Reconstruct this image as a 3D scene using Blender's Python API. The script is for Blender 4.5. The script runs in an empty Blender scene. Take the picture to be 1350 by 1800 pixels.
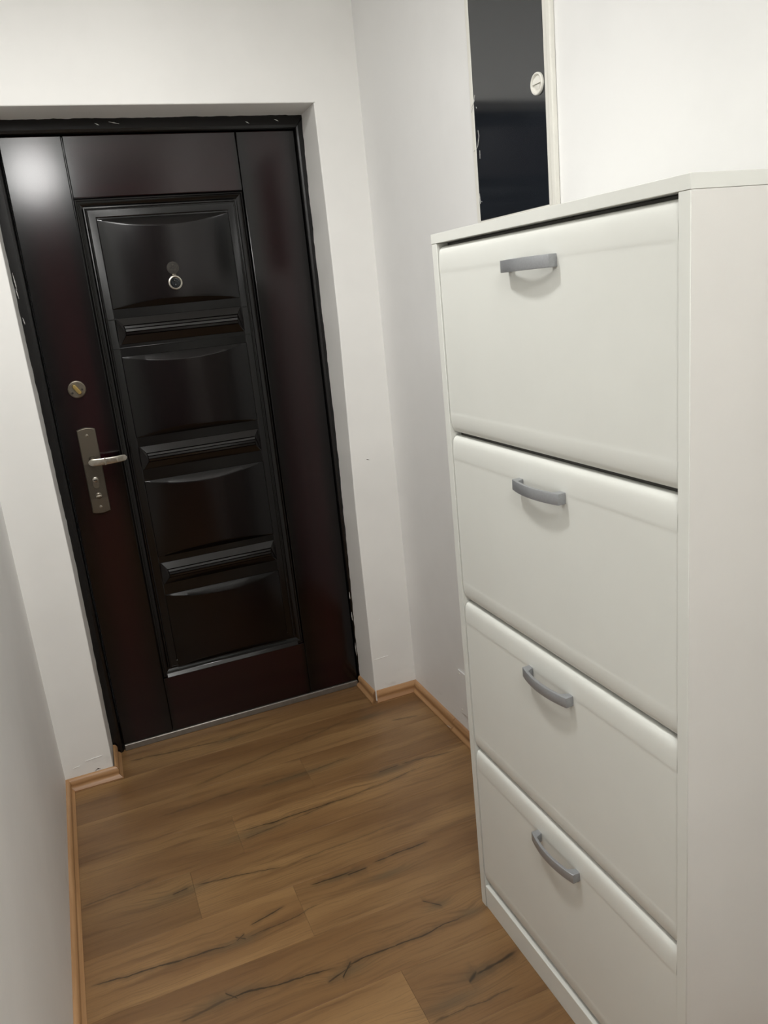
import bpy, bmesh, math, random
from mathutils import Vector, Matrix, noise as mnoise

# ------------------------------------------------------------------ scene, camera, light
S = bpy.context.scene
COL = S.collection
S.view_settings.view_transform = 'Standard'
S.view_settings.look = 'None'
S.view_settings.gamma = 1.0
S.view_settings.use_curve_mapping = False
S.view_settings.exposure = 0.0

CAM = Vector((0.4275, -2.5365, 1.4679))
YAW, PITCH, ROLL, FPX = 0.364, -0.2694, -0.1006, 1391.5
fw = Vector((math.sin(YAW)*math.cos(PITCH), math.cos(YAW)*math.cos(PITCH), math.sin(PITCH)))
r0 = Vector((math.cos(YAW), -math.sin(YAW), 0)); u0 = r0.cross(fw)
rt = r0*math.cos(ROLL) + u0*math.sin(ROLL); up = u0*math.cos(ROLL) - r0*math.sin(ROLL)
cd = bpy.data.cameras.new('camera'); cam = bpy.data.objects.new('camera', cd); COL.objects.link(cam)
cam.matrix_world = Matrix(((rt.x, up.x, -fw.x, CAM.x), (rt.y, up.y, -fw.y, CAM.y), (rt.z, up.z, -fw.z, CAM.z), (0, 0, 0, 1)))
cd.sensor_fit = 'VERTICAL'; cd.sensor_height = 24.0; cd.lens = FPX/1800*24.0
cd.clip_start = 0.02
S.camera = cam

w = bpy.data.worlds.new('world'); S.world = w; w.use_nodes = True
w.node_tree.nodes['Background'].inputs[0].default_value = (0.9, 0.95, 1.0, 1)
w.node_tree.nodes['Background'].inputs[1].default_value = 0.02

# a glass dome lamp behind the viewer, plus an added fill spot towards the door
ld = bpy.data.lights.new('dome_lamp_light', 'POINT'); ld.energy = 32.5; ld.shadow_soft_size = 0.15
ld.color = (1.0, 0.994, 0.975)
lo = bpy.data.objects.new('dome_lamp_light', ld); COL.objects.link(lo); lo.location = (0.50, -3.0, 2.40)
ld2 = bpy.data.lights.new('fill_spot', 'SPOT'); ld2.energy = 63; ld2.shadow_soft_size = 0.07
ld2.spot_size = math.radians(144); ld2.spot_blend = 1.0; ld2.color = (1.0, 0.994, 0.975)
lo2 = bpy.data.objects.new('fill_spot', ld2); COL.objects.link(lo2); lo2.location = (0.50, -1.18, 2.58)
lo2.rotation_euler = (math.radians(18), 0, 0)

# ------------------------------------------------------------------ measured layout (metres)
D = 0.156                       # depth of the door recess
XL, XR = 0.193, 1.454           # side walls
HC = 2.62                       # ceiling
YB = -7.0                       # wall behind the camera
HO = 2.047                      # height of the door opening

# ------------------------------------------------------------------ helpers
ORG = {}
def link(o, parent=None):
    COL.objects.link(o)
    return o
def tag(o, label=None, cat=None, kind=None, group=None):
    if label: o['label'] = label
    if cat: o['category'] = cat
    if kind: o['kind'] = kind
    if group: o['group'] = group
    return o
def empty(name, loc, parent=None):
    o = bpy.data.objects.new(name, None); link(o); o.empty_display_size = 0.05
    pw = ORG.get(parent.name, Vector()) if parent else Vector()
    o.parent = parent; o.location = Vector(loc) - pw; ORG[o.name] = Vector(loc)
    return o
def obj(name, bm, mat, parent=None, smooth=0.5, bevel=0, seg=2, bang=0.5, flat=False):
    new = set()
    bmesh.ops.remove_doubles(bm, verts=bm.verts, dist=1e-6)
    bmesh.ops.recalc_face_normals(bm, faces=bm.faces)
    if bevel:
        es = [e for e in bm.edges if len(e.link_faces) == 2 and e.calc_face_angle(0) > bang]
        new = set(bmesh.ops.bevel(bm, geom=es, offset=bevel, segments=seg, profile=0.5, affect='EDGES', clamp_overlap=True)['faces'])
    bm.normal_update()
    for f in bm.faces: f.smooth = not (bevel and f not in new and (flat or len(f.verts) > 4))
    for e in bm.edges:
        if len(e.link_faces) == 2: e.smooth = e.calc_face_angle(0) < smooth
    lo_ = Vector((min(v.co[i] for v in bm.verts) for i in range(3)))
    hi_ = Vector((max(v.co[i] for v in bm.verts) for i in range(3)))
    c = (lo_+hi_)/2; c.z = lo_.z
    for v in bm.verts: v.co -= c
    me = bpy.data.meshes.new(name); bm.to_mesh(me); bm.free()
    me.materials.append(mat)
    o = bpy.data.objects.new(name, me); link(o)
    pw = ORG.get(parent.name, Vector()) if parent else Vector()
    o.parent = parent; o.location = c - pw; ORG[o.name] = c
    return o
def add_box(bm, x0, x1, y0, y1, z0, z1):
    v = [bm.verts.new(p) for p in ((x0,y0,z0),(x1,y0,z0),(x1,y1,z0),(x0,y1,z0),(x0,y0,z1),(x1,y0,z1),(x1,y1,z1),(x0,y1,z1))]
    for f in ((3,2,1,0),(4,5,6,7),(0,1,5,4),(1,2,6,5),(2,3,7,6),(3,0,4,7)): bm.faces.new([v[i] for i in f])
def box(name, x0, x1, y0, y1, z0, z1, mat, parent=None, bevel=0.001, seg=2):
    bm = bmesh.new(); add_box(bm, x0, x1, y0, y1, z0, z1)
    return obj(name, bm, mat, parent, bevel=bevel, seg=seg, flat=True)
def loft(bm, rings, closed=True, cap=True):
    R = [[bm.verts.new(p) for p in r] for r in rings]
    n = len(R[0])
    for a, b in zip(R, R[1:]):
        for i in range(n if closed else n-1):
            bm.faces.new((a[i], a[(i+1) % n], b[(i+1) % n], b[i]))
    if cap:
        bm.faces.new(R[0][::-1]); bm.faces.new(R[-1])
    return R
def disc_rings(c, axis_u, axis_v, axis_n, prof, n=32):
    # prof: (radius, height along n)
    return [[Vector(c) + Vector(axis_u)*(r*math.cos(2*math.pi*i/n)) + Vector(axis_v)*(r*math.sin(2*math.pi*i/n)) + Vector(axis_n)*h
             for i in range(n)] for r, h in prof]

# ------------------------------------------------------------------ materials
class NT:
    def __init__(s, name):
        s.m = bpy.data.materials.new(name); s.m.use_nodes = True
        s.t = s.m.node_tree; s.b = s.t.nodes['Principled BSDF']
    def n(s, typ, **kw):
        nd = s.t.nodes.new(typ)
        for k, v in kw.items(): setattr(nd, k, v)
        return nd
    def plug(s, sock, v):
        if hasattr(v, 'is_output'): s.t.links.new(v, sock)
        elif v is not None: sock.default_value = v
    def math(s, op, a, b=None, c=None, clamp=False):
        nd = s.n('ShaderNodeMath', operation=op, use_clamp=clamp)
        s.plug(nd.inputs[0], a); s.plug(nd.inputs[1], b)
        if c is not None: s.plug(nd.inputs[2], c)
        return nd.outputs[0]
    def pos(s): return s.n('ShaderNodeNewGeometry').outputs['Position']
    def gen(s): return s.n('ShaderNodeTexCoord').outputs['Generated']
    def sep(s, v):
        nd = s.n('ShaderNodeSeparateXYZ'); s.plug(nd.inputs[0], v); return nd.outputs
    def comb(s, x, y, z):
        nd = s.n('ShaderNodeCombineXYZ')
        for i, v in enumerate((x, y, z)): s.plug(nd.inputs[i], v)
        return nd.outputs[0]
    def scale(s, v, sc):
        nd = s.n('ShaderNodeMapping'); s.plug(nd.inputs['Vector'], v); nd.inputs['Scale'].default_value = sc; return nd.outputs[0]
    def noise(s, v, scale=1.0, detail=2.0, rough=0.5, dist=0.0):
        nd = s.n('ShaderNodeTexNoise'); s.plug(nd.inputs['Vector'], v)
        nd.inputs['Scale'].default_value = scale; nd.inputs['Detail'].default_value = detail
        nd.inputs['Roughness'].default_value = rough; nd.inputs['Distortion'].default_value = dist
        return nd.outputs[0]
    def mix(s, f, a, b, blend='MIX'):
        nd = s.n('ShaderNodeMix', data_type='RGBA', blend_type=blend)
        s.plug(nd.inputs[0], f); s.plug(nd.inputs[6], a); s.plug(nd.inputs[7], b)
        return nd.outputs[2]
    def sstep(s, v, a, b, lo=0.0, hi=1.0):
        nd = s.n('ShaderNodeMapRange', interpolation_type='SMOOTHSTEP'); s.plug(nd.inputs[0], v)
        nd.inputs[1].default_value = a; nd.inputs[2].default_value = b
        s.plug(nd.inputs[3], lo); s.plug(nd.inputs[4], hi)
        return nd.outputs[0]
    def bump(s, h, strength, dist):
        nd = s.n('ShaderNodeBump'); s.plug(nd.inputs['Height'], h)
        nd.inputs['Strength'].default_value = strength; nd.inputs['Distance'].default_value = dist
        s.t.links.new(nd.outputs[0], s.b.inputs['Normal']); return nd
    def set(s, **kw):
        for k, v in kw.items(): s.plug(s.b.inputs[k.replace('_', ' ')], v)
        return s.m
def rgb(*c): return (c[0], c[1], c[2], 1)

def plaster(name, col, rough=0.55, bumpd=0.0015):
    t = NT(name); p = t.pos()
    n1 = t.noise(p, 3.0, 3, 0.5); n2 = t.noise(p, 60.0, 3, 0.6); n3 = t.noise(p, 260.0, 2, 0.5)
    z = t.sep(p)[2]
    low = t.sstep(z, 0.28, 0.03)                         # rougher trowelled plaster near the floor
    n4 = t.noise(t.scale(p, (14, 14, 34)), 1.0, 4, 0.6)
    h = t.math('ADD', t.math('MULTIPLY', n1, 1.6), t.math('ADD', t.math('MULTIPLY', n2, 0.14), t.math('MULTIPLY', n3, 0.035)))
    h = t.math('ADD', h, t.math('MULTIPLY', t.math('MULTIPLY', n4, low), 0.9))
    t.bump(h, 0.55, bumpd)
    c2 = tuple(x*0.95 for x in col)
    cc = t.mix(t.sstep(t.noise(p, 2.2, 4, 0.6), 0.35, 0.7), rgb(*col), rgb(*c2))
    dirt = t.math('MULTIPLY', t.sstep(t.noise(t.scale(p, (10, 10, 22)), 1, 5, 0.65), 0.5, 0.75), t.sstep(z, 0.13, 0.035))
    cc = t.mix(t.math('MULTIPLY', dirt, 0.35), cc, rgb(0.42, 0.38, 0.33))
    return t.set(Base_Color=cc, Roughness=rough, Specular_IOR_Level=0.35)

M = {}
M['wall_front'] = plaster('paint_warm_white', (0.88, 0.87, 0.84))
M['wall_side'] = plaster('paint_cool_white', (0.865, 0.86, 0.845), 0.5)
M['ceiling'] = plaster('ceiling_white', (0.90, 0.90, 0.88), 0.8)

def simple(name, col, rough=0.4, metal=0.0, coat=0.0, spec=0.5, nscale=0, namp=0.1, bump=0.0, bscale=200):
    t = NT(name); c = rgb(*col)
    if nscale:
        f = t.sstep(t.noise(t.pos(), nscale, 4, 0.6), 0.3, 0.7)
        c = t.mix(f, rgb(*col), rgb(*(x*(1-namp) for x in col)))
    if bump: t.bump(t.noise(t.pos(), bscale, 2, 0.5), 0.4, bump)
    return t.set(Base_Color=c, Roughness=rough, Metallic=metal, Coat_Weight=coat, Coat_Roughness=0.08, Specular_IOR_Level=spec)

M['cream'] = simple('cream_laminate', (0.745, 0.752, 0.705), 0.38, nscale=5, namp=0.025, bump=0.00012, bscale=900)
M['cream_side'] = simple('cream_side_panel', (0.735, 0.722, 0.685), 0.42, nscale=5, namp=0.03, bump=0.00012, bscale=900)
M['dark_gap'] = simple('gap_shade_dark', (0.10, 0.095, 0.085), 0.7, nscale=20)  # dark tone stands for the shade in the drawer gaps
M['silver'] = simple('silver_lacquer', (0.37, 0.38, 0.395), 0.38, metal=0.5, nscale=300, namp=0.08)
M['nickel'] = simple('antique_nickel', (0.20, 0.178, 0.145), 0.33, metal=1.0, nscale=90, namp=0.18)
M['nickel_bright'] = simple('worn_nickel', (0.50, 0.47, 0.41), 0.26, metal=1.0, nscale=120, namp=0.2)
M['brass'] = simple('polished_brass', (0.72, 0.53, 0.20), 0.22, metal=1.0, nscale=60, namp=0.1)
M['bronze'] = simple('dark_bronze', (0.040, 0.035, 0.029), 0.35, metal=0.4, nscale=200, namp=0.3)
M['alu'] = simple('threshold_aluminium', (0.24, 0.22, 0.195), 0.32, metal=0.55, nscale=40, namp=0.15)
M['black'] = simple('lens_black', (0.006, 0.008, 0.010), 0.12, nscale=50)
M['plastic'] = simple('white_plastic', (0.80, 0.785, 0.72), 0.35, nscale=8, namp=0.03)
M['glass_black'] = simple('black_glass', (0.013, 0.016, 0.021), 0.09, spec=0.9, nscale=6, namp=0.15)
M['flake'] = simple('plaster_flake', (0.66, 0.65, 0.62), 0.8, nscale=90, namp=0.3)
M['hole'] = simple('dark_hole', (0.05, 0.04, 0.035), 0.8, nscale=50)

# knurled metal (plate field and lever)
def knurl(name, col, rough, z0, z1):
    t = NT(name); p = t.pos(); x, y, z = t.sep(p)
    k = t.math('MULTIPLY', t.math('SINE', t.math('MULTIPLY', x, 2*math.pi/0.0042)), t.math('SINE', t.math('MULTIPLY', z, 2*math.pi/0.0042)))
    band = t.math('MULTIPLY', t.sstep(z, z0, z0+0.004), t.sstep(z, z1+0.004, z1))
    h = t.math('MULTIPLY', t.sstep(k, -0.1, 0.6), band)
    t.bump(h, 0.8, 0.0007)
    c = t.mix(t.math('MULTIPLY', t.math('SUBTRACT', 1.0, t.sstep(k, -0.5, 0.3)), t.math('MULTIPLY', band, 0.85)), rgb(*col), rgb(*(q*0.3 for q in col)))
    return t.set(Base_Color=c, Metallic=1.0, Roughness=rough)
M['plate'] = knurl('plate_knurled_nickel', (0.17, 0.150, 0.120), 0.36, 0.912, 1.028)

# mahogany print of the door: reddish field burnt to black along the edges of each piece
def mahogany(name, grain, wx, wz, red=(0.0165, 0.0030, 0.0042), blk=(0.0012, 0.0010, 0.0011), rough=0.145, spec=0.42):
    t = NT(name); p = t.pos(); g = t.sep(t.gen())
    sc = (55, 55, 2.2) if grain == 'v' else (2.2, 55, 55)
    n1 = t.noise(t.scale(p, sc), 1.0, 5, 0.62)
    n2 = t.noise(t.scale(p, tuple(q*0.22 for q in sc)), 1.0, 3, 0.5)
    def edge(c, wd):
        d = t.math('MINIMUM', c, t.math('SUBTRACT', 1.0, c))
        return t.sstep(d, 0.0, wd)
    m = None
    if wx: m = edge(g[0], wx)
    if wz:
        e = edge(g[2], wz); m = e if m is None else t.math('MULTIPLY', m, e)
    f = t.math('MULTIPLY', t.sstep(n1, 0.25, 0.75, 0.55, 1.0), t.sstep(n2, 0.3, 0.7, 0.6, 1.0))
    if m is not None: f = t.math('MULTIPLY', f, m)
    c = t.mix(f, rgb(*blk), rgb(*red))
    t.bump(t.math('ADD', t.math('MULTIPLY', t.noise(p, 7.0, 3, 0.5), 1.0), t.math('MULTIPLY', n1, 0.03)), 0.3, 0.0003)
    return t.set(Base_Color=c, Roughness=rough, Specular_IOR_Level=spec)
M['mah_v'] = mahogany('mahogany_stile', 'v', 0.38, 0.0)
M['mah_h'] = mahogany('mahogany_rail', 'h', 0.05, 0.0)
M['mah_p'] = mahogany('mahogany_panel', 'v', 0.35, 0.12, red=(0.0034, 0.0006, 0.0008), spec=0.36, rough=0.16)
M['mah_k'] = mahogany('mahogany_moulding', 'v', 0, 0, red=(0.0014, 0.0012, 0.0013), rough=0.2)
M['mah_b'] = mahogany('mahogany_bar', 'h', 0.0, 0.0, red=(0.0030, 0.0014, 0.0014), rough=0.16, spec=0.55)

def painted_frame(name):
    t = NT(name); p = t.pos()
    n = t.noise(t.scale(p, (40, 40, 12)), 1.0, 5, 0.7)
    spot = t.sstep(n, 0.735, 0.76)
    c = t.mix(spot, rgb(0.0030, 0.0026, 0.0028), rgb(0.20, 0.20, 0.20))
    t.bump(t.noise(p, 70, 4, 0.6), 0.4, 0.0010)
    return t.set(Base_Color=c, Roughness=0.26, Specular_IOR_Level=0.5)
M['frame'] = painted_frame('dark_frame_paint')

# small oak strip used for the baseboards
def strip_wood(name, ax):
    t = NT(name); p = t.pos()
    sc = (3, 90, 90) if ax == 'x' else (90, 3, 90)
    n = t.noise(t.scale(p, sc), 1.0, 5, 0.6); n2 = t.noise(t.scale(p, tuple(q*.3 for q in sc)), 1, 3, .5)
    c = t.mix(t.sstep(n, 0.3, 0.72), rgb(0.50, 0.290, 0.140), rgb(0.38, 0.205, 0.090))
    c = t.mix(t.sstep(n2, 0.5, 0.75, 0, 0.55), c, rgb(0.27, 0.13, 0.06))
    t.bump(n, 0.3, 0.0003)
    return t.set(Base_Color=c, Roughness=0.38)
M['strip_x'] = strip_wood('oak_strip_x', 'x'); M['strip_y'] = strip_wood('oak_strip_y', 'y')

# laminate floor: print runs along x; cracks and knots of the printed oak at their own places
def floor_mat():
    t = NT('oak_laminate'); p = t.pos(); x, y, z = t.sep(p)
    at = t.n('ShaderNodeAttribute', attribute_type='OBJECT', attribute_name='seed').outputs['Fac']
    ti = t.n('ShaderNodeAttribute', attribute_type='OBJECT', attribute_name='tint').outputs['Fac']
    knots = [(0.775, -1.110, .055, .016), (1.030, -1.252, .06, .018), (0.505, -1.050, .07, .018), (0.570, -0.905, .06, .017),
             (0.975, -0.868, .07, .014), (0.860, -0.815, .07, .012), (1.043, -1.028, .035, .014), (0.735, 0.030, .06, .014),
             (1.22, -0.09, .06, .016), (0.46, -0.665, .08, .022), (0.70, -0.52, .10, .020), (1.15, -0.44, .08, .022), (1.10, -1.085, .04, .014),
             (0.90, -0.31, .16, .016), (0.95, -1.29, .08, .018)]
    warp = None; dark = None
    wob = t.math('SUBTRACT', t.noise(t.scale(p, (9, 9, 1)), 1.0, 3, 0.55), 0.5)
    for kx, ky, a, b in knots:
        dx = t.math('DIVIDE', t.math('SUBTRACT', x, kx), a); dy = t.math('DIVIDE', t.math('SUBTRACT', y, ky), b)
        d2 = t.math('ADD', t.math('MULTIPLY', dx, dx), t.math('MULTIPLY', dy, dy))
        e = t.math('POWER', 2.718, t.math('MULTIPLY', d2, -0.35))
        wv = t.math('MULTIPLY', e, b*1.3)
        warp = wv if warp is None else t.math('ADD', warp, wv)
    yw = t.math('ADD', t.math('ADD', y, warp), t.math('MULTIPLY', wob, 0.02))
    q = t.comb(x, yw, t.math('MULTIPLY', at, 7.3))
    big = t.noise(t.scale(q, (1.1, 7.5, 1)), 1.0, 3, 0.55, 0.3)
    mid = t.noise(t.scale(q, (2.0, 30, 1)), 1.0, 4, 0.6, 0.2)
    fine = t.noise(t.scale(q, (7, 260, 1)), 1.0, 4, 0.65)
    base = t.mix(t.sstep(big, 0.30, 0.70), rgb(0.190, 0.103, 0.050), rgb(0.315, 0.192, 0.098))
    base = t.mix(t.sstep(mid, 0.50, 0.74, 0.0, 0.68), base, rgb(0.120, 0.062, 0.031))
    base = t.mix(t.sstep(fine, 0.46, 0.76, 0.0, 0.55), base, rgb(0.105, 0.058, 0.030))
    # tight growth rings near the knots
    ring = t.math('SINE', t.math('MULTIPLY', t.math('ADD', yw, t.math('MULTIPLY', mid, 0.012)), 620.0))
    near = t.math('MULTIPLY', t.sstep(warp, 0.003, 0.012), t.sstep(ring, 0.45, 1.0, 0.0, 0.32))
    base = t.mix(near, base, rgb(0.11, 0.062, 0.034))
    # greyish stains round the knots
    st = None
    for kx, ky, a, b in knots:
        dx = t.math('DIVIDE', t.math('SUBTRACT', x, kx), a*1.1); dy = t.math('DIVIDE', t.math('SUBTRACT', y, ky), b*1.1)
        d2 = t.math('ADD', t.math('MULTIPLY', dx, dx), t.math('MULTIPLY', dy, dy))
        e = t.math('POWER', 2.718, t.math('MULTIPLY', d2, -1.6))
        st = e if st is None else t.math('MAXIMUM', st, e)
    base = t.mix(t.math('MULTIPLY', st, 0.55), base, rgb(0.105, 0.082, 0.055))
    # printed cracks: (x0, y0, x1, y1, half width, strength)
    cracks = [(0.655, -0.497, 1.02, -0.505, .0030, .9), (0.66, -0.535, 0.80, -0.52, .0022, .6), (0.80, -0.520, 1.30, -0.470, .0020, .6),
              (0.775, -0.806, 0.905, -0.812, .0030, .9), (0.935, -0.868, 1.14, -0.800, .0022, .0), (0.875, -0.818, 0.935, -0.816, .0055, .9),
              (0.950, -0.806, 1.125, -0.803, .0030, .9), (0.235, -0.792, 0.56, -0.905, .0, .0), (0.215, -0.872, 0.585, -0.905, .0030, .9),
              (0.585, -0.905, 0.80, -0.880, .0020, .7), (0.60, -0.865, 0.70, -0.845, .0024, .9), (0.50, -0.655, 0.74, -0.702, .0026, .8),
              (0.73, -0.700, 1.10, -0.690, .0018, .5), (0.44, -0.660, 0.485, -0.655, .0026, .8), (0.21, -0.590, 0.42, -0.575, .0040, .5),
              (0.49, -1.052, 0.76, -1.088, .0030, .9), (0.755, -1.122, 0.79, -1.085, .0040, .95), (0.76, -1.095, 1.10, -1.092, .0028, .9),
              (0.72, -1.118, 0.79, -1.098, .0024, .8), (1.01, -0.995, 1.05, -1.035, .0030, .9), (1.00, -1.264, 1.03, -1.245, .0050, .95),
              (1.02, -1.252, 1.14, -1.240, .0045, .9), (0.40, -1.065, 0.52, -1.052, .0045, .6), (0.505, -1.035, 0.53, -1.065, .0040, .9),
              (0.38, 0.076, 0.72, 0.040, .0026, .7), (0.72, 0.038, 0.90, 0.040, .0018, .5), (0.55, -0.20, 1.2, -0.06, .006, .35),
              (1.12, -0.43, 1.20, -0.425, .0026, .8), (1.20, -0.425, 1.40, -0.445, .0022, .7), (1.28, -0.16, 1.38, -0.18, .0026, .6),
              (0.88, -1.315, 1.10, -1.32, .0024, .6), (0.56, -0.90, 0.585, -0.885, .0022, .9), (0.56, -0.885, 0.585, -0.905, .0022, .9),
              (0.45, -0.30, 0.75, -0.29, .005, .35), (0.75, -0.31, 1.08, -0.30, .0022, .45)]
    nz = t.math('SUBTRACT', t.noise(t.scale(p, (10, 16, 1)), 1.0, 5, 0.55), 0.5)
    thick = t.sstep(t.noise(t.scale(p, (30, 30, 1)), 1.0, 2, 0.5), 0.25, 0.75, 0.45, 1.7)
    cm = None; halo = None
    for a0, b0, a1, b1, wd, stg in cracks:
        if stg <= 0: continue
        u = t.math('DIVIDE', t.math('SUBTRACT', x, a0), a1-a0)
        yc = t.math('MULTIPLY_ADD', u, b1-b0, b0)
        v = t.math('ABSOLUTE', t.math('ADD', t.math('SUBTRACT', y, yc), t.math('MULTIPLY', nz, min(0.030, abs(a1-a0)*0.12))))
        v = t.math('DIVIDE', v, t.math('MULTIPLY', thick, wd))
        win = t.math('MULTIPLY', t.sstep(u, -0.02, 0.12), t.sstep(u, 1.02, 0.80))
        mk = t.math('MULTIPLY', t.math('MULTIPLY', t.sstep(v, 1.0, 0.15), win), stg)
        cm = mk if cm is None else t.math('MAXIMUM', cm, mk)
        hl = t.math('MULTIPLY', t.math('MULTIPLY', t.sstep(v, 5.5, 0.5), win), stg)
        halo = hl if halo is None else t.math('MAXIMUM', halo, hl)
    base = t.mix(t.math('MULTIPLY', halo, 0.5), base, rgb(0.110, 0.068, 0.038))
    base = t.mix(t.math('MULTIPLY', cm, 0.95), base, rgb(0.030, 0.020, 0.012))
    tn = t.n('ShaderNodeMix', data_type='RGBA', blend_type='MULTIPLY'); tn.inputs[0].default_value = 1.0
    t.plug(tn.inputs[6], base); t.plug(tn.inputs[7], t.comb(t.math('MULTIPLY', ti, 1.03), t.math('MULTIPLY', ti, 0.985), t.math('MULTIPLY', ti, 0.80)))
    h = t.math('SUBTRACT', t.math('MULTIPLY', fine, 0.25), t.math('MULTIPLY', cm, 0.8))
    t.bump(h, 0.35, 0.0005)
    return t.set(Base_Color=tn.outputs[2], Roughness=t.sstep(fine, 0.2, 0.8, 0.30, 0.42), Specular_IOR_Level=0.5)
M['floor'] = floor_mat()
M['subfloor'] = simple('subfloor_board', (0.05, 0.035, 0.025), 0.8, nscale=30)

# ------------------------------------------------------------------ the room
fl = box('floor', XL-0.12, XR+0.12, YB-0.12, D+0.30, -0.06, -0.009, M['subfloor'], bevel=0)
tag(fl, 'brown oak laminate floor of wide boards in the hallway', 'floor', 'structure')
PW = 0.190
random.seed(4)
rows = {0: [None], 1: [None], 2: [0.92], 3: [0.650], 4: [0.497], 5: [0.735], 6: [None], 7: [0.880]}
tints = {(0, 0): 0.95, (1, 0): 0.98, (2, 0): 0.97, (2, 1): 1.0, (3, 0): 0.95, (3, 1): 1.08, (4, 0): 0.87, (4, 1): 1.0, (5, 0): 1.07, (5, 1): 0.99, (6, 0): 0.98, (7, 0): 1.03, (7, 1): 0.93}
yt = 0.165
r = 0
while yt > YB:
    y1 = min(yt, D+0.02); y0 = max(yt-PW, YB)
    js = [j for j in rows.get(r, [XL + 0.15 + (r*0.37) % 0.9]) if j]
    xs = [XL-0.004] + js + [XR+0.004]
    if r == 0: xs = [0.335, 1.315]          # last course lies inside the door recess
    if r == 0: segs = [(xs[0], xs[1], -0.025, y1)]
    else: segs = [(a, b, y0, y1) for a, b in zip(xs, xs[1:])]
    for k, (a, b, c0, c1) in enumerate(segs):
        g = 0.00012
        o = box('plank', a+g, b-g, c0+g, c1-g, -0.009, 0.0, M['floor'], fl, bevel=0.0003, seg=1)
        o['seed'] = random.uniform(0, 10); o['tint'] = tints.get((r, k), random.uniform(0.9, 1.08))
    yt -= PW; r += 1
# the strip of board between the recess course and the first full course, either side of the recess
for a, b in ((XL-0.004, 0.3345), (1.3155, XR+0.004)):
    o = box('plank', a, b, -0.02475, 0.02, -0.009, 0.0, M['floor'], fl, bevel=0.0005, seg=1); o['seed'] = 3.1; o['tint'] = 0.97

def wall_slab(name, x0, x1, y0, y1, z0, z1, mat, label):
    o = box(name, x0, x1, y0, y1, z0, z1, mat, bevel=0)
    return tag(o, label, 'wall' if 'wall' in name else 'ceiling', 'structure')
wl = wall_slab('wall_left', XL-0.12, XL, YB, 0.0, 0, HC, M['wall_side'], 'plain white side wall at the left edge beside the door')
wr = wall_slab('wall_right', XR, XR+0.12, YB, 0.0, 0, HC, M['wall_side'], 'cool white side wall behind the cream shoe cabinet')
wall_slab('wall_rear', XL-0.12, XR+0.12, YB-0.12, YB, 0, HC, M['wall_side'], 'white end wall opposite the entrance door')
wall_slab('ceiling', XL-0.12, XR+0.12, YB-0.12, D+0.30, HC, HC+0.1, M['ceiling'], 'white plaster ceiling above the hallway')

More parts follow.
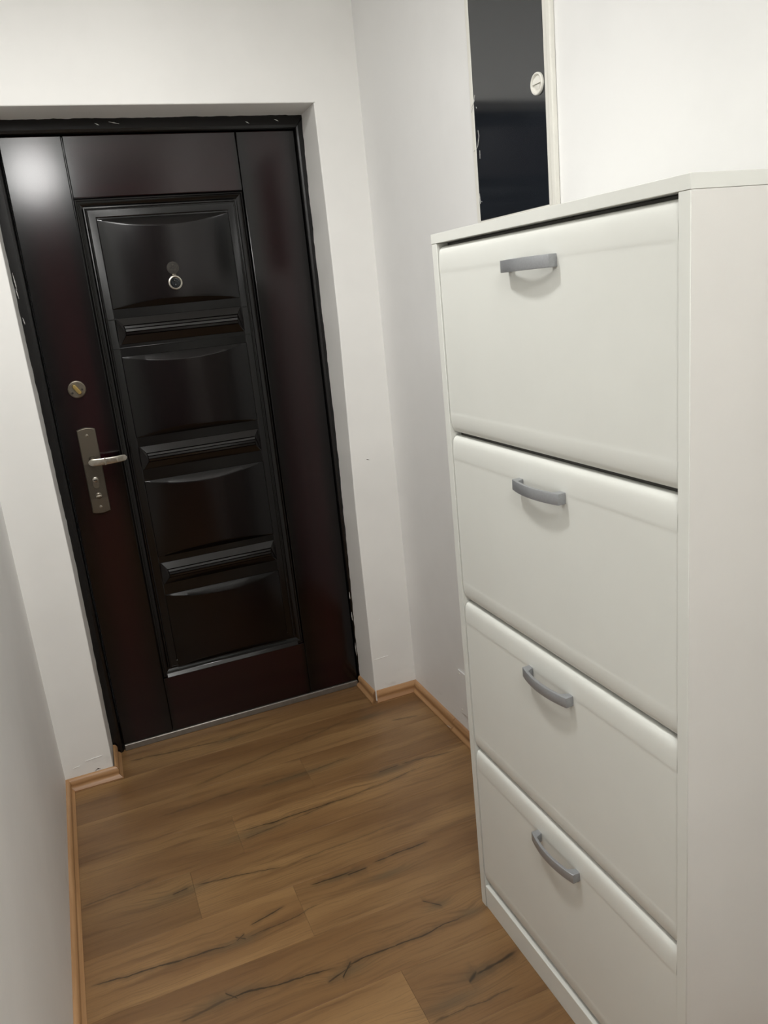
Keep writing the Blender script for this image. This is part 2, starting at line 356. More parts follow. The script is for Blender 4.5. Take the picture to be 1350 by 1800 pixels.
def interp(tab, z):
    for (a, b), (c, d) in zip(tab, tab[1:]):
        if z <= c: return b + (d-b)*max(0, (z-a))/(c-a)
    return tab[-1][1]
ARR = [(0, 1.287), (0.74, 1.289), (1.39, 1.302), (1.68, 1.302), (2.06, 1.299)]
INR = [(0, 1.281), (0.25, 1.283), (0.70, 1.291), (1.0, 1.297), (1.48, 1.297), (1.79, 1.299), (2.06, 1.304)]
ARL = [(0, 0.343), (0.77, 0.349), (1.4, 0.344), (2.06, 0.341)]
INL = [(0, 0.351), (0.72, 0.356), (1.40, 0.350), (1.74, 0.346), (2.06, 0.346)]
def jag(z, seed, amp): return amp*(mnoise.noise(Vector((z*34, seed, 0))) + 0.7*mnoise.noise(Vector((z*110, seed, 3))))
def door_wall():
    bm = bmesh.new(); N = 150; WT = D+0.22
    zs = [HO*i/N for i in range(N+1)]
    xl, xr = XL-0.12, XR+0.12
    def strip(fns):
        cols = [[bm.verts.new(f(z)) for z in zs] for f in fns]
        for a, b in zip(cols, cols[1:]):
            for i in range(N): bm.faces.new((a[i], b[i], b[i+1], a[i+1]))
        return cols
    A = lambda z: interp(ARL, z); B = lambda z: interp(INL, z)
    rd = 0.003
    L = strip([lambda z: (xl, WT, z), lambda z: (xl, 0, z), lambda z: (A(z)-rd-0.001, 0, z), lambda z: (A(z)-rd, 0, z), lambda z: (A(z)-rd*.3, rd*.3, z), lambda z: (A(z), rd, z), lambda z: (A(z)+(B(z)-A(z))*0.01, rd+0.0015, z),
               lambda z: (B(z)+jag(z, 1.5, 0.0022)*0.4, D-0.012, z), lambda z: (B(z)+jag(z, 1.5, 0.0022), D-0.001, z), lambda z: (B(z), WT, z)])
    A2 = lambda z: interp(ARR, z); B2 = lambda z: interp(INR, z)
    R_ = strip([lambda z: (B2(z), WT, z), lambda z: (B2(z)+jag(z, 7.5, 0.0026), D-0.001, z), lambda z: (B2(z)+jag(z, 7.5, 0.0026)*.4, D-0.012, z),
                lambda z: (A2(z)+(B2(z)-A2(z))*0.01, rd+0.0015, z), lambda z: (A2(z), rd, z), lambda z: (A2(z)+rd*.3, rd*.3, z), lambda z: (A2(z)+rd, 0, z), lambda z: (A2(z)+rd+0.001, 0, z), lambda z: (xr, 0, z), lambda z: (xr, WT, z)])
    # head of the opening: soffit with an uneven edge along the frame
    K = 90; li = Vector(B(HO) and (B(HO), 0, 0)); 
    def row(xa, xb, y, z, am=0):
        return [bm.verts.new((xa+(xb-xa)*i/K, y, z + (jag((xa+(xb-xa)*i/K), 4.4, am) if am else 0))) for i in range(K+1)]
    rs = [row(xl, xr, WT, HC), row(xl, xr, 0, HC), row(A(HO)-rd-0.001, A2(HO)+rd+0.001, 0, HO+rd+0.001), row(A(HO)-rd, A2(HO)+rd, 0, HO+rd), row(A(HO), A2(HO), rd*.3, HO+rd*.3), row(A(HO), A2(HO), rd, HO), row(A(HO), A2(HO), rd+0.0015, HO),
          row(B(HO), B2(HO), D-0.001, HO-0.001, 0.0018), row(B(HO), B2(HO), WT, HO)]
    for a, b in zip(rs, rs[1:]):
        for i in range(K): bm.faces.new((a[i], b[i], b[i+1], a[i+1]))
    # fill the wall left and right of the header
    for cols, s in ((L, 0), (R_, 1)):
        c = cols[1] if s == 0 else cols[-2]; e = cols[2] if s == 0 else cols[-3]
        X = rs[1][0] if s == 0 else rs[1][-1]; h = rs[2][0] if s == 0 else rs[2][-1]
        g_ = cols[3] if s == 0 else cols[-4]; h2 = rs[3][0] if s == 0 else rs[3][-1]
        bm.faces.new((c[-1], e[-1], h, X)); bm.faces.new((e[-1], g_[-1], h2, h))
    return bm
bm = door_wall(); bmesh.ops.recalc_face_normals(bm, faces=bm.faces)
wf = obj('wall_front', bm, M['wall_front'], smooth=0.9)
tag(wf, 'warm white end wall with the recessed opening of the dark door', 'wall', 'structure')
# unseen blocking wall added behind the leaf so no outside light leaks in
lw = box('wall_light_block', XL-0.12, XR+0.12, D+0.225, D+0.30, 0, HC, M['ceiling'], bevel=0)
tag(lw, 'unseen light-blocking wall added behind the dark door', 'wall', 'structure')

# plaster flakes and scratches that stick to the walls
def flake(parent, pts, y, wd, name='paint_flake', seed=0, ax='y', mat='flake', th=0.0012):
    rnd = random.Random(seed); bm = bmesh.new(); n = len(pts)*4
    rings = []
    for i in range(n+1):
        f = i/n*(len(pts)-1); k = min(int(f), len(pts)-2); t_ = f-k
        a = pts[k][0]+(pts[k+1][0]-pts[k][0])*t_; z = pts[k][1]+(pts[k+1][1]-pts[k][1])*t_
        h = wd*(0.25+0.75*math.sin(math.pi*min(max(i/n, .04), .96)))*rnd.uniform(0.5, 1.2)
        dx = pts[-1][0]-pts[0][0]; dz = pts[-1][1]-pts[0][1]; L = math.hypot(dx, dz)
        nx, nz = -dz/L, dx/L
        o = []
        for s, d in ((-1, 0), (-0.5, th), (0.5, th), (1, 0)):
            p = (a+nx*h*s, z+nz*h*s)
            o.append((p[0], y-d, p[1]) if ax == 'y' else (y-d, p[0], p[1]))
        rings.append(o)
    loft(bm, rings)
    return obj(name, bm, M[mat], parent, smooth=1.2)
flake(wf, [(1.296, 0.166), (1.352, 0.169)], 0.0, 0.0013, 'paint_ridge', 1, mat='wall_front', th=0.0016)
flake(wf, [(1.33, 0.318), (1.336, 0.320)], 0.0, 0.002, 'paint_ridge', 8, mat='wall_front', th=0.002)
flake(wf, [(0.263, 0.088), (0.316, 0.092)], 0.0, 0.0014, 'paint_ridge', 2, mat='wall_front', th=0.0016)
flake(wf, [(0.222, 0.074), (0.245, 0.077)], 0.0, 0.0010, 'paint_ridge', 3, mat='wall_front', th=0.0014)
flake(wf, [(0.286, 0.044), (0.296, 0.049), (0.304, 0.046)], 0.0, 0.0022, 'chipped_hole', 4, mat='hole', th=0.0006)
flake(wf, [(1.348, 0.918), (1.360, 0.914)], 0.0, 0.0010, 'paint_ridge', 5, mat='hole', th=0.0005)
for i, (a, b, sx, wd) in enumerate([(1.79, 1.915, 1.2975, 0.0016), (0.98, 1.03, 1.294, 0.0014), (0.46, 0.58, 1.2855, 0.0030), (0.33, 0.42, 1.2815, 0.0034),
                                    (0.27, 0.32, 1.280, 0.0022), (0.70, 0.76, 1.291, 0.0018), (0.12, 0.2, 1.280, 0.0018), (0.84, 0.90, 1.293, 0.0016)]):
    flake(wf, [(sx+0.001, b), (sx-0.0015, (a+b)/2), (sx, a)], D-0.0035, wd, 'plaster_flake', 20+i, th=0.0015)
for i, (xx, zz, L) in enumerate([(0.70, 2.035, 0.03), (1.115, 2.029, 0.012), (1.21, 2.034, 0.014), (0.66, 2.032, 0.012)]):
    flake(wf, [(xx, zz), (xx+L, zz-0.006)], D-0.009, 0.0014, 'plaster_flake', 40+i, th=0.001)
for i, (zz, L, xx) in enumerate([(1.585, .03, .352), (1.50, .02, .354), (1.63, .05, .352)]):
    flake(wf, [(xx, zz), (xx+.003, zz-L)], D-0.009, 0.0014, 'plaster_flake', 50+i, th=0.001)
flake(wr, [(-1.52, 1.92), (-1.515, 1.915)], XR, 0.003, 'paint_ridge', 60, ax='x', mat='wall_side', th=0.002)

# ------------------------------------------------------------------ baseboards
PROF = [(0, 0), (0.021, 0), (0.0215, 0.004), (0.0185, 0.0085), (0.0135, 0.012), (0.0115, 0.016), (0.0125, 0.021), (0.0135, 0.026), (0.0130, 0.032), (0.0105, 0.0375), (0.0060, 0.0415), (0.0015, 0.0425), (0, 0.042)]
def baseboard(name, p0, p1, nrm, m0, m1, mat, label):
    # strip from p0 to p1 against a wall with outward normal nrm; m0/m1: mitre (+1 outer corner, -1 inner corner, 0 square)
    p0 = Vector((*p0, 0)); p1 = Vector((*p1, 0)); n = Vector((*nrm, 0)); d = (p1-p0).normalized()
    bm = bmesh.new()
    loft(bm, [[p0 + n*a - d*a*m0 + Vector((0, 0, h)) for a, h in PROF], [p1 + n*a + d*a*m1 + Vector((0, 0, h)) for a, h in PROF]])
    return tag(obj(name, bm, mat, smooth=0.7), label, 'baseboard', 'structure')
e = 0.0006
baseboard('baseboard_left', (XL, -0.0), (XL, YB+.001), (1, 0), -1, 0, M['strip_y'], 'oak coloured baseboard strip running along the left wall')
baseboard('baseboard_front_left', (XL+e, 0), (0.345, 0), (0, -1), -1, 1, M['strip_x'], 'short oak baseboard strip left of the door opening')
baseboard('baseboard_reveal_left', (0.3475, 0.0), (0.3515, D-0.014), (1, 0), 1, 0, M['strip_y'], 'tiny oak baseboard return in the left side of the door recess')
baseboard('baseboard_reveal_right', (1.2865, D-0.004), (1.2865, 0.0), (-1, 0), 0, 0.75, M['strip_y'], 'tiny oak baseboard return in the right side of the door recess')
baseboard('baseboard_front_right', (1.292, 0), (XR-e, 0), (0, -1), 0.35, -1, M['strip_x'], 'short oak baseboard strip right of the door opening')
baseboard('baseboard_right', (XR, -0.332), (XR, 0.0), (-1, 0), 0, -1, M['strip_y'], 'oak baseboard strip on the right wall reaching the corner')
baseboard('baseboard_right', (XR, -3.2), (XR, -0.334), (-1, 0), 0, 0, M['strip_y'], 'oak baseboard strip on the right wall disappearing behind the cabinet')
flake(bpy.data.objects['baseboard_right'], [(-0.33, 0.010), (-0.30, 0.006)], XR-0.0215, 0.0012, 'paint_drip', 70, ax='x', th=0.001)

# ------------------------------------------------------------------ door frame (trim) and threshold
t1 = empty('trim_1', (0.82, D, 0)); tag(t1, 'dark painted steel frame around the entrance door', 'door frame', 'structure')
FL, FR, FT = 0.3835, 1.2765, 2.0055         # clear opening of the frame
def frame_member(name, pts, closed_mat):
    bm = bmesh.new(); loft(bm, pts); return obj(name, bm, closed_mat, t1, bevel=0.0012, seg=2, flat=True)
def section(v0, v1):      # across the width of the member: outer -> inner, (offset, y)
    return [(0, D+0.10), (0, D-0.002), (0.22, D-0.002), (0.27, D-0.0055), (0.80, D-0.0085), (0.93, D-0.006), (1.0, D+0.000), (1.0, D+0.10)]
def member(name, a_out, a_in, b_out, b_in):
    # lofts the section between two mitred ends; ends given as (x,z) outer and inner points
    rings = []
    for o_, i_ in ((a_out, a_in), (b_out, b_in)):
        rings.append([(o_[0]+(i_[0]-o_[0])*f, y, o_[1]+(i_[1]-o_[1])*f) for f, y in section(0, 1)])
    return frame_member(name, rings, M['frame'])
OL, OR_, OT = 0.330, 1.325, 2.062
member('jamb', (OL, 0.0005), (FL, 0.0005), (OL, OT), (FL, FT))
member('jamb', (OR_, 0.0005), (FR, 0.0005), (OR_, OT), (FR, FT))
member('head', (OL+0.0003, OT), (FL+0.0003, FT), (OR_-0.0003, OT), (FR-0.0003, FT))

t2 = bmesh.new()
sec = [(D+0.09, 0.0003), (D-0.003, 0.0003), (D-0.004, 0.003), (D-0.004, 0.0200), (D-0.002, 0.0228), (D+0.012, 0.0232), (D+0.09, 0.0232)]
loft(t2, [[(FL+0.006, y, z) for y, z in sec], [(FR-0.006, y, z) for y, z in sec]])
o = obj('trim_2', t2, M['alu'], bevel=0.0008, flat=True); tag(o, 'grey metal threshold strip under the dark door', 'threshold', 'structure')

# ------------------------------------------------------------------ the door
door = empty('door_1', (0.83, D+0.03, 0.0255))
tag(door, 'dark mahogany entrance door with raised panels and metal lock', 'door', 'structure')
DX0, DX1, DZ0, DZ1 = FL+0.0035, FR-0.0035, 0.0255, FT-0.0035
SX0, SX1 = 0.5610, 1.0790       # inner edges of the stiles
PZ0, PZ1 = 0.2330, 1.8270       # panel field
box('leaf_core', DX0+0.001, DX1-0.001, D+0.020, D+0.065, DZ0, DZ1, M['mah_k'], door, bevel=0.001)
box('stile', DX0, SX0-0.0018, D, D+0.0198, DZ0, DZ1, M['mah_v'], door, bevel=0.0028, seg=3)
box('stile', SX1+0.0018, DX1, D, D+0.0198, DZ0, DZ1, M['mah_v'], door, bevel=0.0028, seg=3)
box('top_rail', SX0, SX1, D, D+0.0198, PZ1+0.001, DZ1, M['mah_h'], door, bevel=0.0028, seg=3)
box('bottom_rail', SX0-0.001, SX1+0.001, D+0.0004, D+0.0198, DZ0, PZ0-0.001, M['mah_h'], door, bevel=0.0012, seg=2)
# recessed moulding round the panel field
def moulding():
    bm = bmesh.new()
    prof = [(0.0, 0.019), (0.0, 0.0045), (0.003, 0.0025), (0.0065, 0.0035), (0.008, 0.006), (0.010, 0.0065), (0.021, 0.0155), (0.0235, 0.0165), (0.0265, 0.0160), (0.029, 0.0085),
            (0.0315, 0.0070), (0.034, 0.0072), (0.0345, 0.0086), (0.037, 0.0082), (0.054, 0.0040), (0.056, 0.0050), (0.057, 0.0060)]
    rings = []
    for i, d in prof:
        rings.append([(SX0+i, D+d, PZ0+i), (SX1-i, D+d, PZ0+i), (SX1-i, D+d, PZ1-i), (SX0+i, D+d, PZ1-i)])
    R = loft(bm, rings, cap=False); bm.faces.new(R[-1])
    return obj('panel_moulding', bm, M['mah_k'], door, smooth=0.45)
moulding()
FX0, FX1, FS = SX0+0.0565, SX1-0.0565, D+0.0060
def bulge_panel(z0, z1, h=0.0135, drop=0.024, dropb=0.018):
    bm = bmesh.new(); N = 36; x0, x1 = FX0+0.001, FX1-0.001
    base = 0.0025
    rows_ = []
    for zf in range(10):
        rw = []
        for i in range(N+1):
            u = i/N; k = 1-(2*u-1)**2; s = base + h*k; c = 0.0018*min(1.0, k*4)
            x = x0+(x1-x0)*u
            p = ((x, FS+0.0005, z1), (x, FS-base, z1-0.0012),
                 (x, FS-base-h*k*0.95, z1-0.0022-drop*k*0.95), (x, FS-s, z1-0.0026-drop*k-c), (x, FS-s, z1-0.0050-drop*k-c),
                 (x, FS-s, z0+0.0050+dropb*k+c), (x, FS-s, z0+0.0026+dropb*k+c), (x, FS-base-h*k*0.95, z0+0.0022+dropb*k*0.95),
                 (x, FS-base, z0+0.0012), (x, FS+0.0005, z0))[zf]
            rw.append(bm.verts.new(p))
        rows_.append(rw)
    for a, b in zip(rows_, rows_[1:]):
        for i in range(N):
            bm.faces.new((a[i], a[i+1], b[i+1], b[i]))
    bm.faces.new([r_[0] for r_ in rows_]); bm.faces.new([r_[-1] for r_ in rows_][::-1])
    bm.faces.new(rows_[0][::-1]); bm.faces.new(rows_[-1])
    return obj('raised_panel', bm, M['mah_p'], door, smooth=0.35)
for z0, z1 in ((1.497, 1.766), (1.087, 1.351), (0.672, 0.942), (0.262, 0.536)): bulge_panel(z0, z1)
def ridged_bar(z0, z1):
    # half-round bar with fine ridges; ends scooped back
    H = z1-z0
    prof = [(1.0, 0.0), (0.985, 0.003), (0.72, 0.0165), (0.70, 0.0150), (0.68, 0.0190), (0.60, 0.0215), (0.585, 0.0185), (0.565, 0.0220), (0.48, 0.0235), (0.465, 0.0200), (0.445, 0.0228),
            (0.36, 0.0222), (0.345, 0.0185), (0.325, 0.0205), (0.02, 0.003), (0.0, 0.0)]
    bm = bmesh.new()
    x0, x1 = FX0+0.001, FX1+0.002
    # ends mitred: the further the profile stands out, the shorter the bar
    rings = [[(x0 + q_*1.05 + 0.004*math.sin(math.pi*min(1, q_/0.0235)), FS+0.0005-q_, z0+H*f) for f, q_ in prof],
             [(x1 - q_*1.05 - 0.004*math.sin(math.pi*min(1, q_/0.0235)), FS+0.0005-q_, z0+H*f) for f, q_ in prof]]
    loft(bm, rings)
    return obj('ridged_bar', bm, M['mah_b'], door, smooth=0.4)
for z0, z1 in ((1.388, 1.470), (0.980, 1.058), (0.574, 0.652)): ridged_bar(z0, z1)
# narrow ledge lines of the top bar and second panel reaching into the moulding
box('ledge', FX0-0.021, FX1+0.021, FS-0.0022, FS+0.002, 1.4655, 1.4690, M['mah_k'], door, bevel=0.0008)
box('ledge', FX0-0.021, FX1+0.021, FS-0.0022, FS+0.002, 1.3755, 1.3785, M['mah_k'], door, bevel=0.0008)

bm = bmesh.new()
loft(bm, [[(x, y, z) for y, z in ((D-0.0012, 0.2325), (D+0.0060, 0.2445), (D+0.0165, 0.2445), (D+0.0165, 0.2325))] for x in (SX0+0.0145, SX1-0.0215)])
obj('bottom_bead', bm, M['mah_b'], door, bevel=0.0007, flat=True)

# peephole on the crown of the top panel
UX, UZ, NY = (1, 0, 0), (0, 0, 1), (0, -1, 0)
crown = FS-0.0160
bm = bmesh.new(); loft(bm, disc_rings((0.8195, crown, 1.562), UX, UZ, NY, [(0.023, -0.002), (0.023, 0.002), (0.0215, 0.0042), (0.0185, 0.0048), (0.0165, 0.0035), (0.0155, 0.0)], 40), cap=True)
ph = obj('peephole', bm, M['nickel_bright'], door, smooth=0.6); tag(ph, 'round brass-rimmed door viewer')
bm = bmesh.new(); loft(bm, disc_rings((0.8195, crown, 1.562), UX, UZ, NY, [(0.0157, 0.0003), (0.0155, 0.0012), (0.011, 0.0016), (0.009, 0.0004)], 32))
obj('lens', bm, M['black'], ph)
for dx, dz, rr in ((-0.001, 0.006, 0.0042), (0.0005, -0.0075, 0.0046)):
    bm = bmesh.new(); loft(bm, disc_rings((0.8195+dx, crown-0.0012, 1.562+dz), UX, UZ, NY, [(rr, 0), (rr*.95, 0.0014), (rr*.6, 0.0026), (rr*.1, 0.003)], 16)); obj('glass_bead', bm, M['black'], ph)
bm = bmesh.new(); loft(bm, disc_rings((0.8190, crown, 1.6075), UX, UZ, NY, [(0.0195, -0.003), (0.0195, 0.0022), (0.0185, 0.0032), (0.015, 0.0034), (0.0145, 0.0024), (0.002, 0.0024)], 36))
pc = obj('peephole_cover', bm, M['bronze'], door); tag(pc, 'dark swing-up cover disc above the viewer')
for k in range(5):
    a = math.radians(90+72*k)
    bm = bmesh.new(); c = Vector((0.8190+0.0085*math.cos(a), crown-0.0024, 1.6075+0.0085*math.sin(a)))
    loft(bm, disc_rings(c, (math.cos(a), 0, math.sin(a)), (-math.sin(a), 0, math.cos(a)), NY, [(0.0045, 0), (0.004, 0.0012), (0.001, 0.0014)], 10)); obj('relief', bm, M['bronze'], pc)
box('hinge_pin', 0.8135, 0.8255, crown-0.0042, crown, 1.5845, 1.5885, M['nickel'], pc, bevel=0.001)

# deadbolt with a brass thumb turn
bm = bmesh.new(); loft(bm, disc_rings((0.4655, D, 1.2685), UX, UZ, NY, [(0.0275, -0.001), (0.0275, 0.003), (0.0262, 0.0052), (0.0235, 0.0060), (0.0225, 0.0054), (0.002, 0.0054)], 44))
db = obj('deadbolt', bm, M['nickel'], door); tag(db, 'round metal deadbolt rosette')
def turn(c, ang, L, wd, h, y):
    bm = bmesh.new(); ca, sa = math.cos(ang), math.sin(ang); pts = []
    n = 20
    for i in range(n):
        t_ = 2*math.pi*i/n; a = (L/2-wd/2)*(1 if math.cos(t_) > 0 else -1) + wd/2*math.cos(t_); b = wd/2*math.sin(t_)
        pts.append((c[0]+a*ca-b*sa, c[1]+a*sa+b*ca))
    cx, cz = c
    loft(bm, [[(x, y, z) for x, z in pts], [(x, y-h*.85, z) for x, z in pts], [(cx+(x-cx)*.9, y-h, cz+(z-cz)*.9) for x, z in pts]])
    return bm
tt = obj('thumb_turn', turn((0.4655, 1.2690), math.radians(122), 0.036, 0.0125, 0.017, D-0.0055), M['brass'], db, bevel=0.0006); tag(tt, 'yellow brass thumb turn')
for sx in (-1, 1):
    bm = bmesh.new(); loft(bm, disc_rings((0.4655+sx*0.015, D-0.0053, 1.2685-0.006+0.004*sx), UX, UZ, NY, [(0.0036, 0), (0.0034, 0.0008), (0.0012, 0.0010)], 14)); obj('screw', bm, M['bronze'], db)

# lock plate with lever
PXC, PWD, PZ_0, PZ_1 = 0.4675, 0.0570, 0.868, 1.1405
bm = bmesh.new()
out = []
N = 14
for i in range(N+1):
    u = -1+2*i/N; out.append((PXC+u*PWD/2, PZ_0 - 0.005*(1-u*u)))
for i in range(N+1):
    u = 1-2*i/N; out.append((PXC+u*PWD/2, PZ_1 + 0.006*(1-u*u)))
zc = (PZ_0+PZ_1)/2
loft(bm, [[(x, D+0.001, z) for x, z in out], [(x, D-0.0055, z) for x, z in out], [(PXC+(x-PXC)*0.90, D-0.0085, zc+(z-zc)*0.982) for x, z in out]])
pl = obj('lock_plate', bm, M['plate'], door, smooth=0.6, bevel=0.0006); tag(pl, 'long antique nickel lock plate')
PF = D-0.0085
for zz in (1.1215, 0.8865):
    bm = bmesh.new(); loft(bm, disc_rings((PXC, PF, zz), UX, UZ, NY, [(0.0044, -0.001), (0.0044, 0.0012), (0.003, 0.0024), (0.0008, 0.0027)], 16)); obj('screw', bm, M['nickel_bright'], pl)
# lever: neck, then a flat curved bar sweeping to the right
LZ = 1.041
bm = bmesh.new(); loft(bm, disc_rings((PXC+0.004, PF, LZ+0.002), UX, UZ, NY, [(0.0125, -0.001), (0.0125, 0.004), (0.0095, 0.008), (0.0090, 0.040)], 24)); 
obj('lever_neck', bm, M['nickel'], pl)
bm = bmesh.new(); rings = []
for i in range(25):
    f = i/24; x = 0.4555 + 0.1185*f
    y = PF-0.041 - 0.004*math.sin(math.pi*f) + 0.010*max(0, f-0.75)/0.25*0.6
    hz = 0.0112*(1-0.06*f); cz = LZ - 0.0010 - 0.0015*math.sin(math.pi*f)
    rr = min(1.0, math.sqrt(max(0.0, 1-((0.09-f)/0.09)**2)) if f < 0.09 else (math.sqrt(max(0.0, 1-((f-0.93)/0.07)**2)) if f > 0.93 else 1.0)); rr = max(rr, 0.35)
    hz *= rr; dp = 0.0050*max(rr, .6)
    rings.append([(x, y-dp*math.copysign(abs(math.cos(a))**0.35, math.cos(a)), cz+hz*math.copysign(abs(math.sin(a))**0.4, math.sin(a))) for a in [2*math.pi*k/16 for k in range(16)]])
loft(bm, rings)
lv = obj('lever', bm, M['nickel_bright'], pl, smooth=0.8); tag(lv, 'worn bright lever handle')
box('lever_band', 0.5040, 0.5085, PF-0.0512, PF-0.0380, LZ-0.0139, LZ+0.0095, M['nickel_bright'], lv, bevel=0.0012)
# cylinder cover and small round knob
bm = bmesh.new(); n = 28
def stad(sc): return [((0.0108*sc)*math.cos(2*math.pi*i/n), (0.0105 if math.sin(2*math.pi*i/n) > 0 else -0.0105) + 0.0108*sc*math.sin(2*math.pi*i/n)) for i in range(n)]
loft(bm, [[(PXC-0.001+a, PF+0.001, 0.968+b) for a, b in stad(1)], [(PXC-0.001+a, PF-0.002, 0.968+b) for a, b in stad(1)], [(PXC-0.001+a, PF-0.0032, 0.968+b) for a, b in stad(.88)]])
cc = obj('cylinder_cover', bm, M['nickel'], pl, smooth=0.7)
bm = bmesh.new(); loft(bm, disc_rings((PXC-0.001, PF-0.0030, 0.9775), UX, UZ, NY, [(0.0088, -0.001), (0.0086, 0.0022), (0.006, 0.0034), (0.001, 0.0036)], 22)); cy = obj('lock_cylinder', bm, M['nickel_bright'], cc) if False else obj('lock_cylinder', bm, M['nickel_bright'], pl)
box('key_slot', PXC-0.0068, PXC+0.0052, PF-0.0071, PF-0.0056, 0.9745, 0.9775, M['black'], pl, bevel=0.0003)
bm = bmesh.new(); loft(bm, disc_rings((PXC, PF, 0.9225), UX, UZ, NY, [(0.0108, -0.001), (0.0108, 0.0018), (0.0095, 0.0024), (0.0090, 0.0045), (0.0075, 0.0055), (0.001, 0.0055)], 28)); kb = obj('privacy_knob', bm, M['nickel'], pl)
box('grip', PXC-0.0090, PXC+0.0090, PF-0.0105, PF-0.005, 0.9200, 0.9250, M['nickel_bright'], pl, bevel=0.0012)

# ------------------------------------------------------------------ shoe cabinet
XC, YN, YF, HT = 1.142, -1.7635, -1.0685, 1.5665
XBK = XR-0.0235
PT = 0.0205
cab = empty('shoe_cabinet', ((XC+XBK)/2, (YN+YF)/2, 0))
tag(cab, 'tall cream shoe cabinet with four tilting drawers and silver bow handles', 'cabinet')
box('top_panel', XC-0.0008, XBK, YN-0.0006, YF+0.0006, HT-0.0180, HT, M['cream'], cab, bevel=0.0007)
sp = box('side_panel', XC+0.0014, XBK, YN, YN+PT, 0.0, HT-0.0183, M['cream_side'], cab, bevel=0.0006)
box('side_panel', XC+0.0014, XBK, YF-PT, YF, 0.0, HT-0.0183, M['cream'], cab, bevel=0.0006)
for ya, yb in ((YN, YN+PT), (YF-PT, YF)): box('edge_band', XC, XC+0.0013, ya, yb, 0.0, HT-0.0183, M['cream'], cab, bevel=0.0005, seg=1)
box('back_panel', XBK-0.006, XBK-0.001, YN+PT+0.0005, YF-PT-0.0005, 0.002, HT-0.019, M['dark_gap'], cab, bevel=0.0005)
box('gap_shade_sheet', XC+0.024, XC+0.030, YN+PT+0.0005, YF-PT-0.0005, 0.002, HT-0.019, M['dark_gap'], cab, bevel=0.0005)  # dark sheet behind the drawer fronts, gap shade put into its colour
box('plinth', XC+0.0015, XC+0.018, YN+PT+0.0004, YF-PT-0.0004, 0.0, 0.0620, M['cream'], cab, bevel=0.0018, seg=3)
DY0, DY1 = YN+PT+0.0022, YF-PT-0.0022
def drawer_front(z0, z1):
    # rolled top and bottom edges: flat face, a soft step, then a curve back into the carcass
    top = [(0.0, 0.054), (0.0, 0.050), (-0.0002, 0.048), (-0.0005, 0.0455), (-0.0006, 0.042), (-0.0006, 0.035), (-0.0004, 0.028), (0.0001, 0.020), (0.0009, 0.0135), (0.0022, 0.008), (0.0045, 0.004), (0.0080, 0.0012), (0.0125, 0.0)]
    bot = [(0.0, 0.046), (0.0, 0.042), (-0.0002, 0.040), (-0.0003, 0.037), (-0.0002, 0.031), (0.0001, 0.026), (0.0007, 0.020), (0.0018, 0.013), (0.0036, 0.007), (0.0070, 0.0025), (0.0125, 0.0)]
    sec = [(XC+0.0024+a, z1-b) for a, b in reversed(top)] + [(XC+0.0024+a, z0+b) for a, b in bot]
    sec += [(XC+0.0222, z0), (XC+0.0222, z1)]
    bm = bmesh.new()
    loft(bm, [[(x, DY0, z) for x, z in sec], [(x, DY0+0.0008, z) for x, z in sec], [(x, DY1-0.0008, z) for x, z in sec], [(x, DY1, z) for x, z in sec]])
    return obj('drawer_front', bm, M['cream'], cab, smooth=0.42)
def bow_handle(zc, parent):
    yc = (DY0+DY1)/2; L = 0.071; hz = 0.0098
    xf = XC+0.0024
    bm = bmesh.new(); rings = []
    NN = 22
    outer = []; inner = []
    for i in range(NN+1):
        u = -1+2*i/NN; b = 0.0155+0.0105*(1-u*u)
        y = yc+u*L
        outer.append((xf-b, y)); inner.append((xf-b+0.0062, y))
    # closed outline of the bow seen from above: outer arc, foot, inner arc, foot
    fl_ = 0.013
    pol = outer + [(xf+0.0006, yc+L-0.0006), (xf+0.0006, yc+L-fl_)] + [p for p in reversed(inner) if abs(p[1]-yc) < L-fl_-0.004] + [(xf+0.0006, yc-L+fl_), (xf+0.0006, yc-L+0.0006)]
    loft(bm, [[(x, y, zc-hz) for x, y in pol], [(x, y, zc+hz) for x, y in pol]])
    return obj('handle', bm, M['silver'], parent, bevel=0.0013, seg=2, smooth=0.55, bang=0.8)
for z0, z1 in ((1.1785, 1.5420), (0.8105, 1.1710), (0.4430, 0.8035), (0.0720, 0.4365)):
    df = drawer_front(z0, z1)
    h = bow_handle(z1-0.0525, df); h['label'] = 'silver grey bow handle'

# ------------------------------------------------------------------ fuse box door on the right wall
GY0, GY1, GZ0, GZ1 = -1.0215, -0.7255, 1.6130, 2.0920
fb = empty('fuse_box', (XR, (GY0+GY1)/2, GZ0-0.03))
tag(fb, 'flush fuse box with black glass door and white plastic frame on right wall', 'fuse box')
def fr_member(name, y0, y1, z0, z1, d, bev=0.002): return box(name, XR-d, XR-0.0002, y0, y1, z0, z1, M['plastic'], fb, bevel=bev)
fr_member('frame_side', GY1+0.0005, GY1+0.016, GZ0-0.030, GZ1+0.020, 0.0075)
fr_member('frame_side', GY0-0.0165, GY0-0.0005, GZ0-0.030, GZ1+0.020, 0.0075)
fr_member('frame_lip', GY0-0.0330, GY0-0.0170, GZ0-0.030, GZ1+0.020, 0.0120, 0.003)
fr_member('frame_rail', GY0-0.0004, GY1+0.0004, GZ0-0.030, GZ0-0.0005, 0.0075)
fr_member('frame_rail', GY0-0.0004, GY1+0.0004, GZ1+0.0005, GZ1+0.020, 0.0075)
box('glass_door', XR-0.0070, XR-0.001, GY0, GY1, GZ0, GZ1, M['glass_black'], fb, bevel=0.0005)
KY, KZ = -0.9985, 1.8500
bm = bmesh.new(); UY = (0, -1, 0); NX = (-1, 0, 0)
n = 40
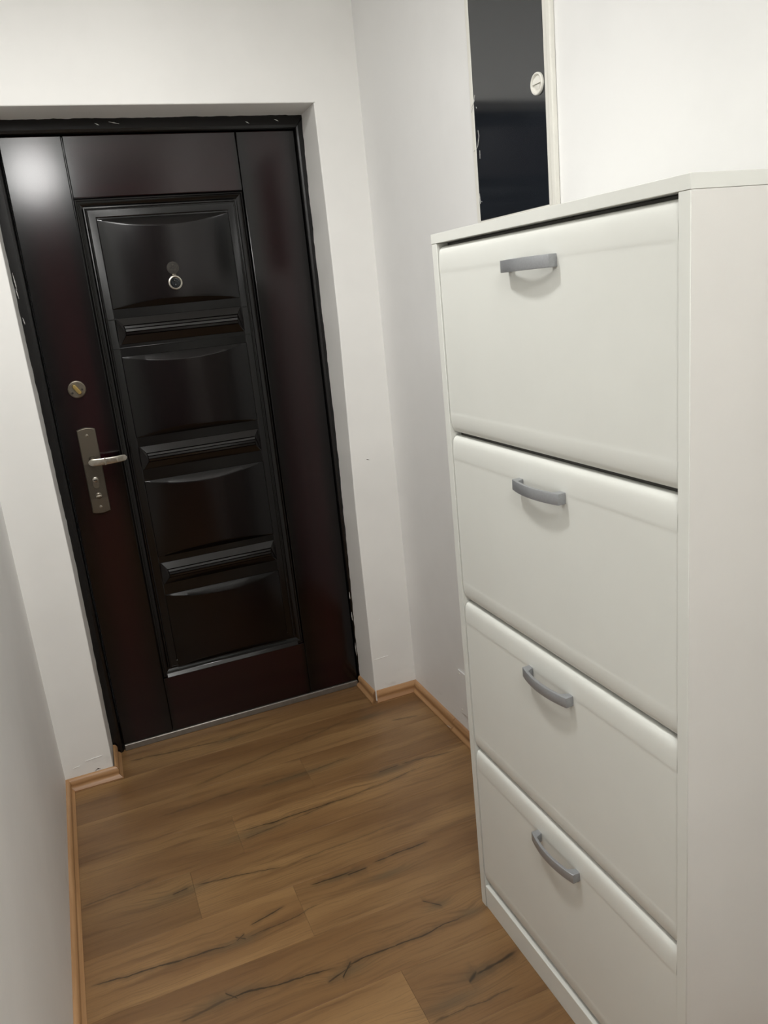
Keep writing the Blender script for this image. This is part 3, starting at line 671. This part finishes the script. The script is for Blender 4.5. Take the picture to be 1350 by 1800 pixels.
loft(bm, disc_rings((XR-0.0070, KY, KZ), UY, UZ, NX, [(0.0215, 0.0002), (0.0215, 0.0040), (0.0205, 0.0056), (0.0182, 0.0058), (0.0170, 0.0030), (0.0160, 0.0008)], n))
lt = obj('latch_ring', bm, M['plastic'], fb); tag(lt, 'round white plastic finger latch')
bm = bmesh.new()
half = [(0.0160*math.cos(a), 0.0160*math.sin(a)) for a in [math.pi*i/16 for i in range(17)]]
loft(bm, [[(XR-0.0078, KY-a, KZ-0.0005+b) for a, b in half], [(XR-0.0124+0.0034*b/0.016, KY-a*.97, KZ-0.0005+b*.97) for a, b in half]])
obj('latch_grip', bm, M['plastic'], lt, bevel=0.0006)
bm = bmesh.new(); loft(bm, [[(XR-0.0078, KY+0.010-0.020*f, KZ-0.0012) for f in (0, 1)] + [(XR-0.0078, KY-0.006, KZ-0.011), (XR-0.0078, KY+0.006, KZ-0.011)],
                            [(XR-0.0098, KY+0.010-0.020*f, KZ-0.0012) for f in (0, 1)] + [(XR-0.0084, KY-0.006, KZ-0.011), (XR-0.0084, KY+0.006, KZ-0.011)]])
obj('latch_tab', bm, M['plastic'], lt, bevel=0.0003)
for i, (pts, wd, d) in enumerate([([(-0.724, 1.876), (-0.734, 1.892)], 0.0014, 0.0072), ([(-0.716, 1.868), (-0.733, 1.882)], 0.0016, 0.0077), ([(-0.713, 1.858), (-0.722, 1.868)], 0.0026, 0.0077),
                                 ([(-0.739, 1.815), (-0.742, 1.802), (-0.734, 1.782), (-0.727, 1.776)], 0.0013, 0.0072), ([(-0.742, 1.770), (-0.741, 1.752)], 0.0010, 0.0072),
                                 ([(-0.728, 1.676), (-0.730, 1.652)], 0.0012, 0.0072), ([(-0.737, 1.866), (-0.739, 1.862)], 0.0014, 0.0072), ([(-0.735, 1.657), (-0.738, 1.655)], 0.0012, 0.0072), ([(-0.713, 1.772), (-0.720, 1.775)], 0.0012, 0.0077)]):
    flake(fb, pts, XR-d, wd, 'paint_smear', 80+i, ax='x', th=0.0007)

# ------------------------------------------------------------------ painted-over junction cover low on the right wall
jc = box('junction_cover', XR-0.0045, XR-0.0002, -0.545, -0.3855, 0.0960, 0.2520, M['wall_side'], bevel=0.0012)
tag(jc, 'white blank junction cover on right wall, half hidden by shoe cabinet', 'cover plate')
for yy, zz in ((-0.397, 0.108), (-0.397, 0.240), (-0.5335, 0.108), (-0.5335, 0.240)):
    bm = bmesh.new(); loft(bm, disc_rings((XR-0.0045, yy, zz), UY, UZ, NX, [(0.0036, -0.0005), (0.0034, 0.0010), (0.0022, 0.0018), (0.0005, 0.0020)], 14)); obj('screw', bm, M['plastic'], jc)
